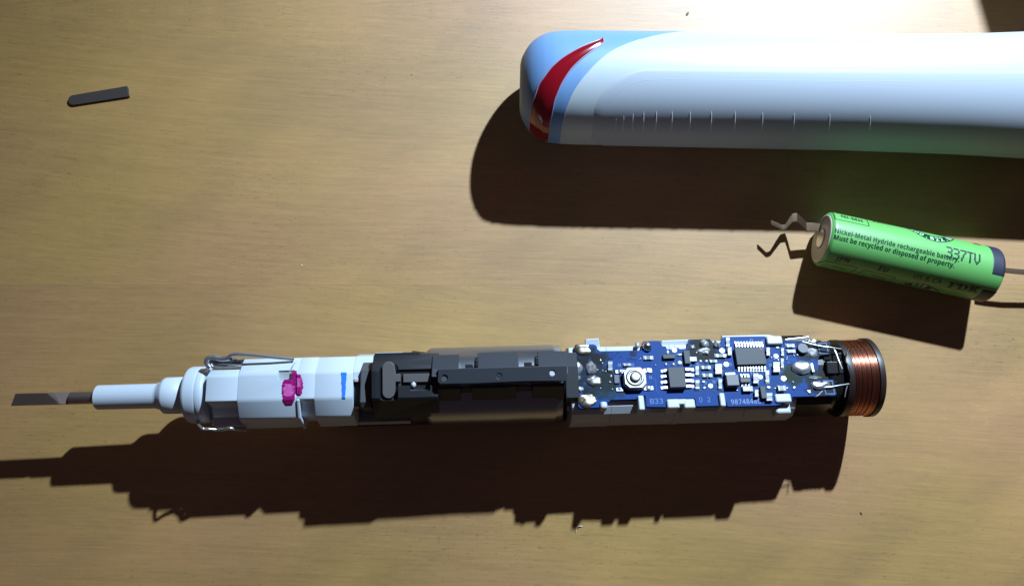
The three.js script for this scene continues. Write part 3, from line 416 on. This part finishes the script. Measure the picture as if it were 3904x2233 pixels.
// ---------------------------------------------------------------- handle shell
const handle = thing('toothbrush_shell', 'white toothbrush handle shell with light blue end and curved red window', 'toothbrush handle');
{
  const HC = 11.3, h0 = W(1980, 341, HC), h1 = W(3904, 366, HC), hx = h1.clone().sub(h0).setY(0).normalize(), hz = V(0, 1, 0).cross(hx).negate().cross(hx).length() ? new THREE.Vector3().crossVectors(hx, V(0, 1, 0)) : V(0, 0, 1);
  const HB = new THREE.Matrix4().makeBasis(hx, V(0, 1, 0), hz).setPosition(V(h0.x, 0, h0.z));
  handle.position.set(h0.x, 0, h0.z); handle.quaternion.setFromRotationMatrix(HB);
  const hu = (px, py = 350, h = HC) => onPlane(HB, px, py, h)[0], hw = (px, py, h = HC) => onPlane(HB, px, py, h)[1];
  const rows = [[2300, 131, 547], [2700, 133, 555], [3200, 141, 565], [3600, 143, 579], [3750, 138, 587], [3904, 132, 597], [4100, 126, 608]].map(([x, t, b]) => { const a = hw(x, t), c = hw(x, b); return [hu(x), (a + c) / 2, (c - a) / 2 * 0.985]; });
  const wc = rows.map(r => [r[0], r[1]]), wa = rows.map(r => [r[0], r[2]]), END = hu(4900), k0 = hu(1981);
  const tipP = [[0, 0], [0.05, 0.40], [0.35, 0.51], [1.1, 0.63], [2.2, 0.76], [3.6, 0.855], [5.2, 0.925], [7.2, 0.97], [9.5, 0.99], [13, 1]];
  const tipS = t => { if (t >= 13) return 1; if (t < 0.05) return interp(tipP, t); let s = 0; for (let i = -2; i <= 2; i++) s += interp(tipP, Math.max(0.05, t + i * 0.25 * Math.min(1, t))); return s / 5; };
  const S = (u, th, off = 0) => {
    const t = u - k0, f = tipS(t) * (u > END - 12 ? Math.sqrt(Math.max(0, 1 - ((u - END + 12) / 12) ** 2)) : 1), A = interp(wa, u) * f + off * 1, B = 11.3 * f * (1 + 0.03 * (interp(wa, u) / 12 - 1)) + off;
    const s = Math.sin(th), c = Math.cos(th), e = 0.94;
    return V(u, HC + B * Math.sign(c) * Math.abs(c) ** e, interp(wc, u) + A * Math.sign(s) * Math.abs(s) ** e);
  };
  const world = (u, t) => S(u, t).applyMatrix4(HB);
  const pick = (px, py) => onSurface(world, px, py, hu(px, py, 18), Math.asin(Math.max(-0.95, Math.min(0.95, (hw(px, py, 16) + 0.5) / 12.3))) * 0.9);
  const curve = pts => pts.map(([x, y]) => { const [u, t] = pick(x, y); return [t, u]; }).sort((a, b) => a[0] - b[0]);
  const smooth = list => x => { let s = 0; for (let i = -2; i <= 2; i++) s += interp(list, x + i * 0.03); return s / 5; };
  const ubL = curve([[2463, 144], [2400, 163], [2329, 195], [2266, 248], [2222, 296], [2184, 353], [2158, 416], [2143, 479], [2137, 530]]);
  // the colour boundary all the way round: [angle, place along the handle]
  const tn = ubL[0][0], ubP = [...ubL, [2.2, 9.6], [3.1, 12], [3.88, 20], [4.38, 33], [4.75, 41], [5.08, 40], [5.28, 35.5], [5.43, 31.5], [tn + 2 * Math.PI, ubL[0][1]]];
  const ubAt = t => { while (t > tn + 2 * Math.PI) t -= 2 * Math.PI; while (t < tn) t += 2 * Math.PI; return interp(ubP, t); };
  const ubT = t => { let q = 0; for (let i = -3; i <= 3; i++) q += ubAt(t + i * 0.03); return q / 7; };
  const rl = curve([[2018, 463], [2029, 394], [2054, 321], [2092, 268], [2140, 223], [2203, 185], [2266, 158], [2294, 150]]), rrt = curve([[2093, 520], [2098, 463], [2114, 384], [2140, 321], [2171, 271], [2219, 223], [2266, 188], [2306, 162]]);
  const thN = Math.min(rl[0][0], rrt[0][0]), thS = 2.15, uN = (rl[0][1] + rrt[0][1]) / 2;
  const smL = smooth(rl), smR = smooth(rrt), pinch = t => Math.min(1, Math.max(0, (t - thN + 0.06) / 0.14)) ** 0.5 * Math.min(1, Math.max(0, (thS - t) / 0.3)) ** 0.5;
  const mid = t => (smL(t) + smR(t)) / 2, u1 = t => lerp(mid(t), smL(t), pinch(t)), u2 = t => lerp(mid(t), smR(t), pinch(t));
  const T0 = thN - 0.06, N = 260;
  const full = (a, b, nu, pw = 1, off = 0) => grid((i, j) => { const th = T0 + j * Math.PI * 2, A = a(th), B = b(th); return S(lerp(A, B, i ** pw), th, off); }, nu, N);
  const inWin = t => t < thS, mm = t => inWin(t) ? mid(t) : lerp(mid(thS), mid(T0), (t - thS) / (T0 + 2 * Math.PI - thS));
  const A1 = t => inWin(t) ? u1(t) : mm(t), A2 = t => inWin(t) ? u2(t) : mm(t);
  part('end_shell', [full(() => k0, A1, 44, 2), full(A2, ubT, 24)], std(0.15, 0.285, 0.51, 0.46), handle, 'light blue rounded end of the handle');
  part('red_window', grid((i, j) => { const th = lerp(T0, thS, j), s = Math.sin(i * Math.PI); return S(lerp(u1(th), u2(th), i), th, 0.28 * s - 0.03); }, 14, 150), new THREE.MeshPhysicalMaterial({ color: new THREE.Color().setRGB(0.34, 0.005, 0.014), roughness: 0.16, transmission: 0.3, thickness: 0, clearcoat: 0.8, clearcoatRoughness: 0.08, side: THREE.DoubleSide }), handle, 'glossy translucent red window');
  const rim = f => { const p = []; for (let i = 0; i <= 90; i++) { const th = lerp(T0, thS, i / 90); p.push(S(f(th), th, 0.02)); } return tube(p, 0.15, 180, 6); };
  part('window_rim', [rim(u1), rim(u2)], std(0.34, 0.28, 0.42, 0.3), handle);
  part('handle_body', full(ubT, () => END, 150), whiteGloss, handle);
  part('body_seam', tube(Array.from({ length: 120 }, (_, i) => { const th = lerp(T0 + 0.05, 2.2, i / 119); return S(ubT(th) + 0.02, th, -0.02); }), 0.07, 240, 6), std(0.5, 0.58, 0.66, 0.4), handle);
  // soft grip panel, a thin skin on the body
  const gp = curve([[2492, 256], [2440, 261], [2393, 273], [2355, 291], [2324, 312], [2290, 345], [2268, 380], [2250, 425], [2240, 470]]);
  const g0 = gp[0][0] + 0.0, gAt = smooth(gp), gEnd = 2.5, ridge = th => Math.max(gAt(th), hu(2240));
  // the panel's upper edge runs straight along the body
  const topLine = [[2492, 256], [2800, 258], [3100, 261], [3400, 263], [3700, 265], [3904, 266]].map(([x, y]) => { const [u, t] = pick(x, y); return [u, t]; });
  const skin = (off) => grid((i, j) => {
    const e = Math.max(0, Math.min(1, Math.min(j, 1 - j) * 60, i * 90)), a = gp[0][1];
    const th0 = g0, th = lerp(th0, gEnd, j), uS = th < 1.4 ? ridge(th) : ridge(1.4) + (th - 1.4) * 6;
    const u = lerp(uS, END - 14, i), shift = (interp(topLine, u) - th0) * (1 - j);
    return S(u, th + (u > a ? shift : shift * Math.max(0, (u - uS) / (a - uS + 1e-6))), lerp(-0.08, off, e));
  }, 160, 110);
  part('grip_panel', skin(0.13), std(0.385, 0.42, 0.465, 0.55), handle, 'pale grey grip panel');
  part('panel_seam', tube([[2300, 412], [2319, 387], [2350, 356], [2390, 328], [2443, 310], [2520, 304], [2700, 304], [3000, 307], [3300, 309], [3600, 308], [3904, 303]].map(([x, y]) => { const [u, t] = pick(x, y); return S(u, t, 0.10); }), 0.055, 200, 6), std(0.42, 0.46, 0.52, 0.4), handle);
  for (const [px, k] of [[2350, 0.4], [2378, 0.6], [2413, 0.8], [2454, 0.95], [2502, 1], [2562, 1], [2631, 1], [2712, 1], [2802, 1], [2907, 0.9], [3027, 0.85], [3163, 0.75], [3318, 0.6]]) {
    const [uA, tA] = pick(px, 452 - 42 * k), [uB, tB] = pick(px - 3, 512), h = 0.085 * k, wd = 0.2;
    part('grip_rib', grid((i, j) => { const th = lerp(tA, tB, j), u = lerp(uA, uB, j), s = Math.min(1, j * 5, (1 - j) * 3); return S(u + lerp(-wd, wd, i), th, 0.06 + (h + 0.07) * Math.sin(Math.PI * i) * s); }, 6, 40), std(0.55, 0.59, 0.63, 0.42), handle);
  }
}

// ---------------------------------------------------------------- battery
const battery = thing('battery', 'bright green rechargeable battery cell with printed text and metal tabs', 'battery');
{
  const R = 6.35, a = W(3134, 909, R), b = W(3776, 1049, R), bx = b.clone().sub(a).normalize(), bz = new THREE.Vector3().crossVectors(bx, V(0, 1, 0)), Lb = b.distanceTo(a);
  const BB = new THREE.Matrix4().makeBasis(bx, V(0, 1, 0), bz).setPosition(V(a.x, 0, a.z));
  battery.position.set(a.x, 0, a.z); battery.quaternion.setFromRotationMatrix(BB);
  const S = (u, t, o = 0) => V(u, R + (R + o) * Math.cos(t), (R + o) * Math.sin(t)), world = (u, t) => S(u, t).applyMatrix4(BB);
  const pick = (px, py) => { const [u, w] = onPlane(BB, px, py, 10); return onSurface(world, px, py, u, Math.asin(Math.max(-0.97, Math.min(0.97, w / R))) * 0.92); };
  const CW = 1600, CH = 1600, ppx = CW / Lb, ppt = CH / (2 * Math.PI);                        // canvas: x along the cell, y round it (middle = top)
  const at = (px, py) => { const [u, t] = pick(px, py); return [u * ppx, (t + Math.PI) * ppt]; };
  const tex = canvas(CW, CH, (x) => {
    x.fillStyle = '#69ad5b'; x.fillRect(0, 0, CW, CH);
    const ink = '#0a3020'; x.fillStyle = x.strokeStyle = ink; x.lineJoin = 'round';
    const text = (s, p, q, font, squash = 1) => { const A = at(...p), B = at(...q); x.save(); x.translate(A[0], A[1]); x.rotate(Math.atan2(B[1] - A[1], B[0] - A[0])); x.font = font; x.textBaseline = 'middle'; const w = x.measureText(s).width; x.scale(Math.hypot(B[0] - A[0], B[1] - A[1]) / w, squash); x.fillText(s, 0, 0); x.lineWidth = 2.5; x.strokeText(s, 0, 0); x.restore(); };
    const line = (pts, lw) => { x.lineWidth = lw; x.beginPath(); pts.forEach((p, i) => { const [u, v] = at(...p); i ? x.lineTo(u, v) : x.moveTo(u, v); }); x.stroke(); };
    const raw = (pts, lw, close) => { x.lineWidth = lw; x.beginPath(); pts.forEach((p, i) => i ? x.lineTo(...p) : x.moveTo(...p)); if (close) x.closePath(); x.stroke(); };
    { const c = at(3186, 834), d = at(3315, 862); raw([[c[0] + 6, c[1] - 190], [c[0], c[1]], [d[0], d[1]], [d[0] + 4, d[1] - 190]], 8, true); }
    text('Ni-MH', [3206, 822], [3292, 843], 'bold 84px sans-serif', 0.95);
    text('Nickel-Metal Hydride rechargeable battery.', [3184, 877], [3661, 991], 'bold 62px sans-serif', 1.0);
    text('Must be recycled or disposed of property.', [3180, 902], [3643, 1013], 'bold 62px sans-serif', 1.0);
    // recycling triangle, its foot towards the viewer
    { const c = at(3332, 838), d = at(3455, 869); raw([c, d, [(c[0] + d[0]) / 2, c[1] - 210]], 10, true); raw([[c[0] + 40, c[1] - 14], [d[0] - 40, d[1] - 14], [(c[0] + d[0]) / 2, c[1] - 140]], 7, true); }
    const ring = (cx, cy, r0, r1, s, a0) => { x.beginPath(); x.arc(cx, cy, r0, 0, 7); x.arc(cx, cy, r1, 0, 7, true); x.fill('evenodd'); x.lineWidth = 6; x.beginPath(); x.arc(cx, cy, r1 - 12, 0, 7); x.stroke(); x.fillStyle = '#a9e0ad'; x.font = `bold ${Math.round((r0 - r1) * 0.95)}px sans-serif`; x.textBaseline = 'middle'; x.textAlign = 'center'; [...s].forEach((ch, i) => { const t = a0 - (i - (s.length - 1) / 2) * 0.235, m = (r0 + r1) / 2; x.save(); x.translate(cx + m * Math.cos(t), cy + m * Math.sin(t)); x.rotate(t - Math.PI / 2); x.fillText(ch, 0, 0); x.restore(); }); x.fillStyle = ink; x.textAlign = 'left'; };
    { const c = at(3572, 920); ring(c[0] - 10, c[1] - 236, 240, 162, '1.800.822.8837', Math.PI / 2); }
    { const c = at(3740, 935); x.fillRect(c[0] - 60, c[1] - 60, 70, 60); }
    // ink-jet date code in dots
    const F = { 3: ['11110', '00001', '00001', '01110', '00001', '00001', '11110'], 7: ['11111', '00001', '00010', '00100', '00100', '01000', '01000'], T: ['11111', '00100', '00100', '00100', '00100', '00100', '00100'], V: ['10001', '10001', '10001', '10001', '10001', '01010', '00100'] };
    { const A = at(3610, 938), B = at(3738, 969); x.save(); x.translate(A[0], A[1]); x.rotate(Math.atan2(B[1] - A[1], B[0] - A[0])); const wd = Math.hypot(B[0] - A[0], B[1] - A[1]) / 29; [...'337TV'].forEach((ch, i) => F[ch].forEach((row, r) => [...row].forEach((c, k) => { if (c === '1') x.fillRect((i * 6 + k) * wd, r * wd * 1.5, wd * 1.5, wd * 1.7); }))); x.restore(); }
    text('JPN', [3190, 986], [3243, 995], 'bold 70px sans-serif'); text('EU', [3350, 1021], [3390, 1032], 'bold 74px sans-serif'); text('US & CA', [3484, 1053], [3593, 1074], '72px sans-serif', 1.05); for (const d of [0, 4]) text('FDK', [3614 + d, 1085 + d * 0.25], [3733 + d, 1107 + d * 0.25], 'bold 84px serif', 1.2);
    for (const [p, q] of [[[3144, 994], [3271, 1020]], [[3296, 1029], [3417, 1057]]]) {
      const c = at(...p), d = at(...q); raw([c, d, [d[0] - 50, d[1] + 300], [c[0] - 50, c[1] + 300]], 9, true);
      const m = [(c[0] + d[0]) / 2, (c[1] + d[1]) / 2 + 150]; x.lineWidth = 8; for (let i = 0; i < 3; i++) { x.beginPath(); x.arc(m[0], m[1], 80, i * 2.1, i * 2.1 + 1.5); x.stroke(); x.beginPath(); x.arc(m[0], m[1], 106, i * 2.1, i * 2.1 + 1.5); x.stroke(); }
    }
    { const c = at(3525, 1083); ring(c[0], c[1] + 235, 240, 162, '1.800.822.8837', -Math.PI / 2); }
  });
  const roll = (u0, u1, nu, f) => { const g = grid((i, j) => { const u = lerp(u0, u1, i); return S(u, lerp(-Math.PI, Math.PI, j), f ? f(u) : 0); }, nu, 96), uv = g.attributes.uv, p = g.attributes.position; for (let i = 0; i < p.count; i++) uv.setX(i, p.getX(i) / Lb); return g; };
  const ro = u => { const d = Math.min(u, Lb - u), r = 0.85; return d >= r ? 0 : -r + Math.sqrt(Math.max(0, r * r - (r - d) ** 2)); };
  part('sleeve', roll(0.02, Lb - 0.02, 110, ro), std(1, 1, 1, 0.4, 0, { map: tex, clearcoat: 0.1, clearcoatRoughness: 0.3 }), battery);
  const end = (u, r, s) => new THREE.CylinderGeometry(r, r, 0.3, 64).rotateZ(Math.PI / 2).translate(u + s * 0.12, R, 0);
  part('end_insulator', [new THREE.LatheGeometry([[2.4, -0.12], [2.5, 0.14], [5.2, 0.2], [5.6, 0.1], [5.65, -0.1]].map(p => new THREE.Vector2(...p)).reverse(), 64).rotateZ(Math.PI / 2).translate(-0.02, R, 0), end(0.1, 5.62, 1)], std(0.62, 0.58, 0.46, 0.5), battery);
  part('end_cap', end(-0.1, 2.1, -1), tinM, battery); part('end_plate', end(Lb - 0.25, 5.6, 1), tinM, battery);
  const patch = (p0, p1, p2, n) => { const t0 = p0, t1 = p1; return grid((i, j) => { const u = lerp(p2, Lb + 0.02, i), t = lerp(t0, t1, j), e = Math.min(i * 20, 1, j * 30, (1 - j) * 30); return S(u, t, ro(Math.min(u, Lb - 0.02)) + 0.07 * Math.max(0.0, e) - 0.01); }, 24, 30); };
  const navy = std(0.016, 0.019, 0.04, 0.6), p1 = pick(3790, 1005), p2 = pick(3785, 1049), p3 = pick(3750, 1103), p4 = pick(3722, 1146);
  part('end_tape', patch(-1.5, p2[1] - 0.02, p1[0]), navy, battery, 'dark blue tape patch on upper end'); part('end_tape', patch(p3[1] - 0.02, 2.35, p3[0]), std(0.03, 0.035, 0.04, 0.45), battery, 'black tape patch on lower end');
  // tabs: bent ribbons of nickel strip
  const loc = v => v.applyMatrix4(BB.clone().invert());
  const ribbon = (pts, th) => { // pts: [px, py, h, width mm]
    const c = pts.map(([x, y, h]) => loc(W(x, y, h))), cur = new THREE.CatmullRomCurve3(c, false, 'catmullrom', 0.18), n = 90, wd = t => interp(pts.map((p, i) => [i / (pts.length - 1), p[3]]), t);
    const side = loc(W(2000, 1200, 5)).sub(loc(W(2000, 900, 5))).normalize();
    const top = (t, s, o) => { const p = cur.getPoint(t), d = cur.getTangent(t), nn = new THREE.Vector3().crossVectors(side, d).normalize(); return p.addScaledVector(side, s * wd(t) / 2).addScaledVector(nn, o); };
    return grid((i, j) => { const k = j * 4, s = k <= 1 ? lerp(-1, 1, k) : k <= 2 ? 1 : k <= 3 ? lerp(1, -1, k - 2) : -1, o = k <= 1 ? th / 2 : k <= 2 ? lerp(th / 2, -th / 2, k - 1) : k <= 3 ? -th / 2 : lerp(-th / 2, th / 2, k - 3); return top(i, s, o); }, n, 4);
  };
  const nickel = std(0.42, 0.29, 0.19, 0.34, 0.85);
  part('contact_tab', [ribbon([[2941, 847, 4.6, 1.05], [2960, 855, 4.9, 1.1], [2982, 866, 5.2, 1.1], [2996, 863, 5.1, 1.15], [3009, 846, 4.5, 1.6], [3022, 830, 4.0, 1.9], [3040, 828, 3.95, 2.0], [3060, 846, 4.7, 2.0], [3077, 863, 5.35, 1.95], [3100, 864, 5.2, 1.9], [3128, 868, 4.9, 1.9], [3141, 872, 4.9, 1.9]], 0.16).toNonIndexed(), new THREE.SphereGeometry(0.02, 4, 3)], nickel, battery, 'zigzag contact tab');
  part('contact_tab', [ribbon([[3790, 1028, 6.0, 1.15], [3830, 1030, 6.2, 1.2], [3870, 1034, 6.2, 1.25], [3904, 1037, 6.2, 1.25], [4100, 1056, 5.4, 1.25]], 0.16), new THREE.SphereGeometry(0.02, 4, 3)], nickel, battery, 'straight contact tab');
}

// ---------------------------------------------------------------- small loose things
{
  const a = W(268, 386, 0), b = W(489, 350, 0), d = b.clone().sub(a), L = d.length(), hw = 1.36, o = [];
  for (let i = 0; i <= 14; i++) { const t = Math.PI / 2 + Math.PI * i / 14; o.push([hw * 1.05 * Math.cos(t) + 1.0, -hw * 0.95 * Math.sin(t)]); }
  o.push([L - 0.1, hw + 0.05], [L + 0.22, hw + 0.02], [L + 0.1, 0.4], [L + 0.18, -0.6], [L - 0.05, -hw]);
  const m = part('rubber_strip', slab(o, 0.005, 0.55, 0.14), std(0.052, 0.040, 0.034, 0.8), scene); tag(m, 'small dark flat strip with one rounded end lying alone at upper left', 'strip');
  m.position.set(a.x, 0, a.z); m.rotation.y = -Math.atan2(d.z, d.x);
  const crumb = (px, py, r, c, s, label, st = 1) => { const p = W(px, py, 0), g = blob(r * st, r * 0.6, r, 0.5, s, 2), k = part('crumb', g, std(...c, 0.7), scene); k.position.set(p.x, r * 0.09, p.z); k.rotation.y = s; tag(k, label, 'crumb'); };
  crumb(2622, 53, 0.24, [0.12, 0.09, 0.05], 1, 'tiny dark crumb on the table above the red window end', 1.8);
  crumb(3284, 1957, 0.22, [0.05, 0.045, 0.03], 2, 'tiny dark crumb on the table below the copper coil', 1.4);
  crumb(1150, 1012, 0.2, [0.62, 0.56, 0.42], 3, 'tiny pale crumb on bare wood above the white nose housing');
  crumb(1571, 283, 0.2, [0.3, 0.24, 0.14], 4, 'tiny brown crumb on bare wood left of the blue handle end');
  const h = (px, py, y) => W(px, py, y);
  const f = part('fibre', tube([h(2196, 2028, 0.1), h(2198, 2014, 0.14), h(2206, 2006, 0.3), h(2220, 2006, 0.12)], 0.09, 24, 6), std(0.72, 0.66, 0.52, 0.6), scene); tag(f, 'short pale curled fibre on the table in front of the shadow', 'fibre');
}

// ---------------------------------------------------------------- the lamp outside the picture
{
  const lamp = thing('desk_lamp', 'small black desk lamp with square foot beyond the top right corner', 'lamp');
  const G = (px, py) => W(px, py, 0), H = 62, lift = g => g.clone().lerp(LAMP, H / LAMP.y);
  const e0 = G(3711, 0), e1 = G(3752, 140), dir = e1.clone().sub(e0).normalize(), far = lift(e0.clone().addScaledVector(dir, -60)), near = lift(e0.clone().addScaledVector(dir, 26)), side = V(-dir.z, 0, dir.x).negate(), out = dir.clone().cross(V(0, 1, 0));
  const o = out.x > 0 ? out : out.negate(), q = [far, near, near.clone().addScaledVector(o, 60), far.clone().addScaledVector(o, 60)].map(v => [v.x, v.z]);
  part('foot', slab(q, 0.2, H, 1.5), std(0.03, 0.03, 0.03, 0.5), lamp);
  const c = V((q[2][0] + q[3][0]) / 2 - 8, H, (q[2][1] + q[3][1]) / 2), aim = V(50, 0, -10).sub(LAMP).normalize(), back = LAMP.clone().addScaledVector(aim, -14);
  part('arm', tube([c.clone().setY(H - 2), V(c.x + 20, 160, c.z - 30), V(lerp(c.x, back.x, 0.6) + 20, 290, lerp(c.z, back.z, 0.7) - 30), back.clone().addScaledVector(aim, -22)], 4, 60, 12), std(0.04, 0.04, 0.04, 0.4), lamp);
  const headG = new THREE.LatheGeometry([[0, -30], [10, -30], [14, -20], [22, 6], [20.5, 6], [12, -12], [0, -12]].map(p => new THREE.Vector2(...p)).reverse(), 48), led = new THREE.CylinderGeometry(3.4, 3.4, 1, 32).translate(0, -3, 0);
  const Q = new THREE.Quaternion().setFromUnitVectors(V(0, 1, 0), aim);
  for (const [n, g, m] of [['lamp_head', headG, std(0.03, 0.03, 0.03, 0.5)], ['led', led, new THREE.MeshStandardMaterial({ color: 0x222222, emissive: new THREE.Color().setRGB(0.6, 0.785, 1), emissiveIntensity: 6 })]]) { const k = part(n, g, m, lamp); k.quaternion.copy(Q); k.position.copy(LAMP); }
}

// ---------------------------------------------------------------- millimetres to metres
const done = new Set();
scene.traverse(o => {
  if (o === camera || o.isLight || o === lampLight.target || o === scene) return;
  o.position.multiplyScalar(MM);
  if (o.isMesh && !done.has(o.geometry)) { o.geometry.scale(MM, MM, MM); done.add(o.geometry); }
});
renderer.render(scene, camera);
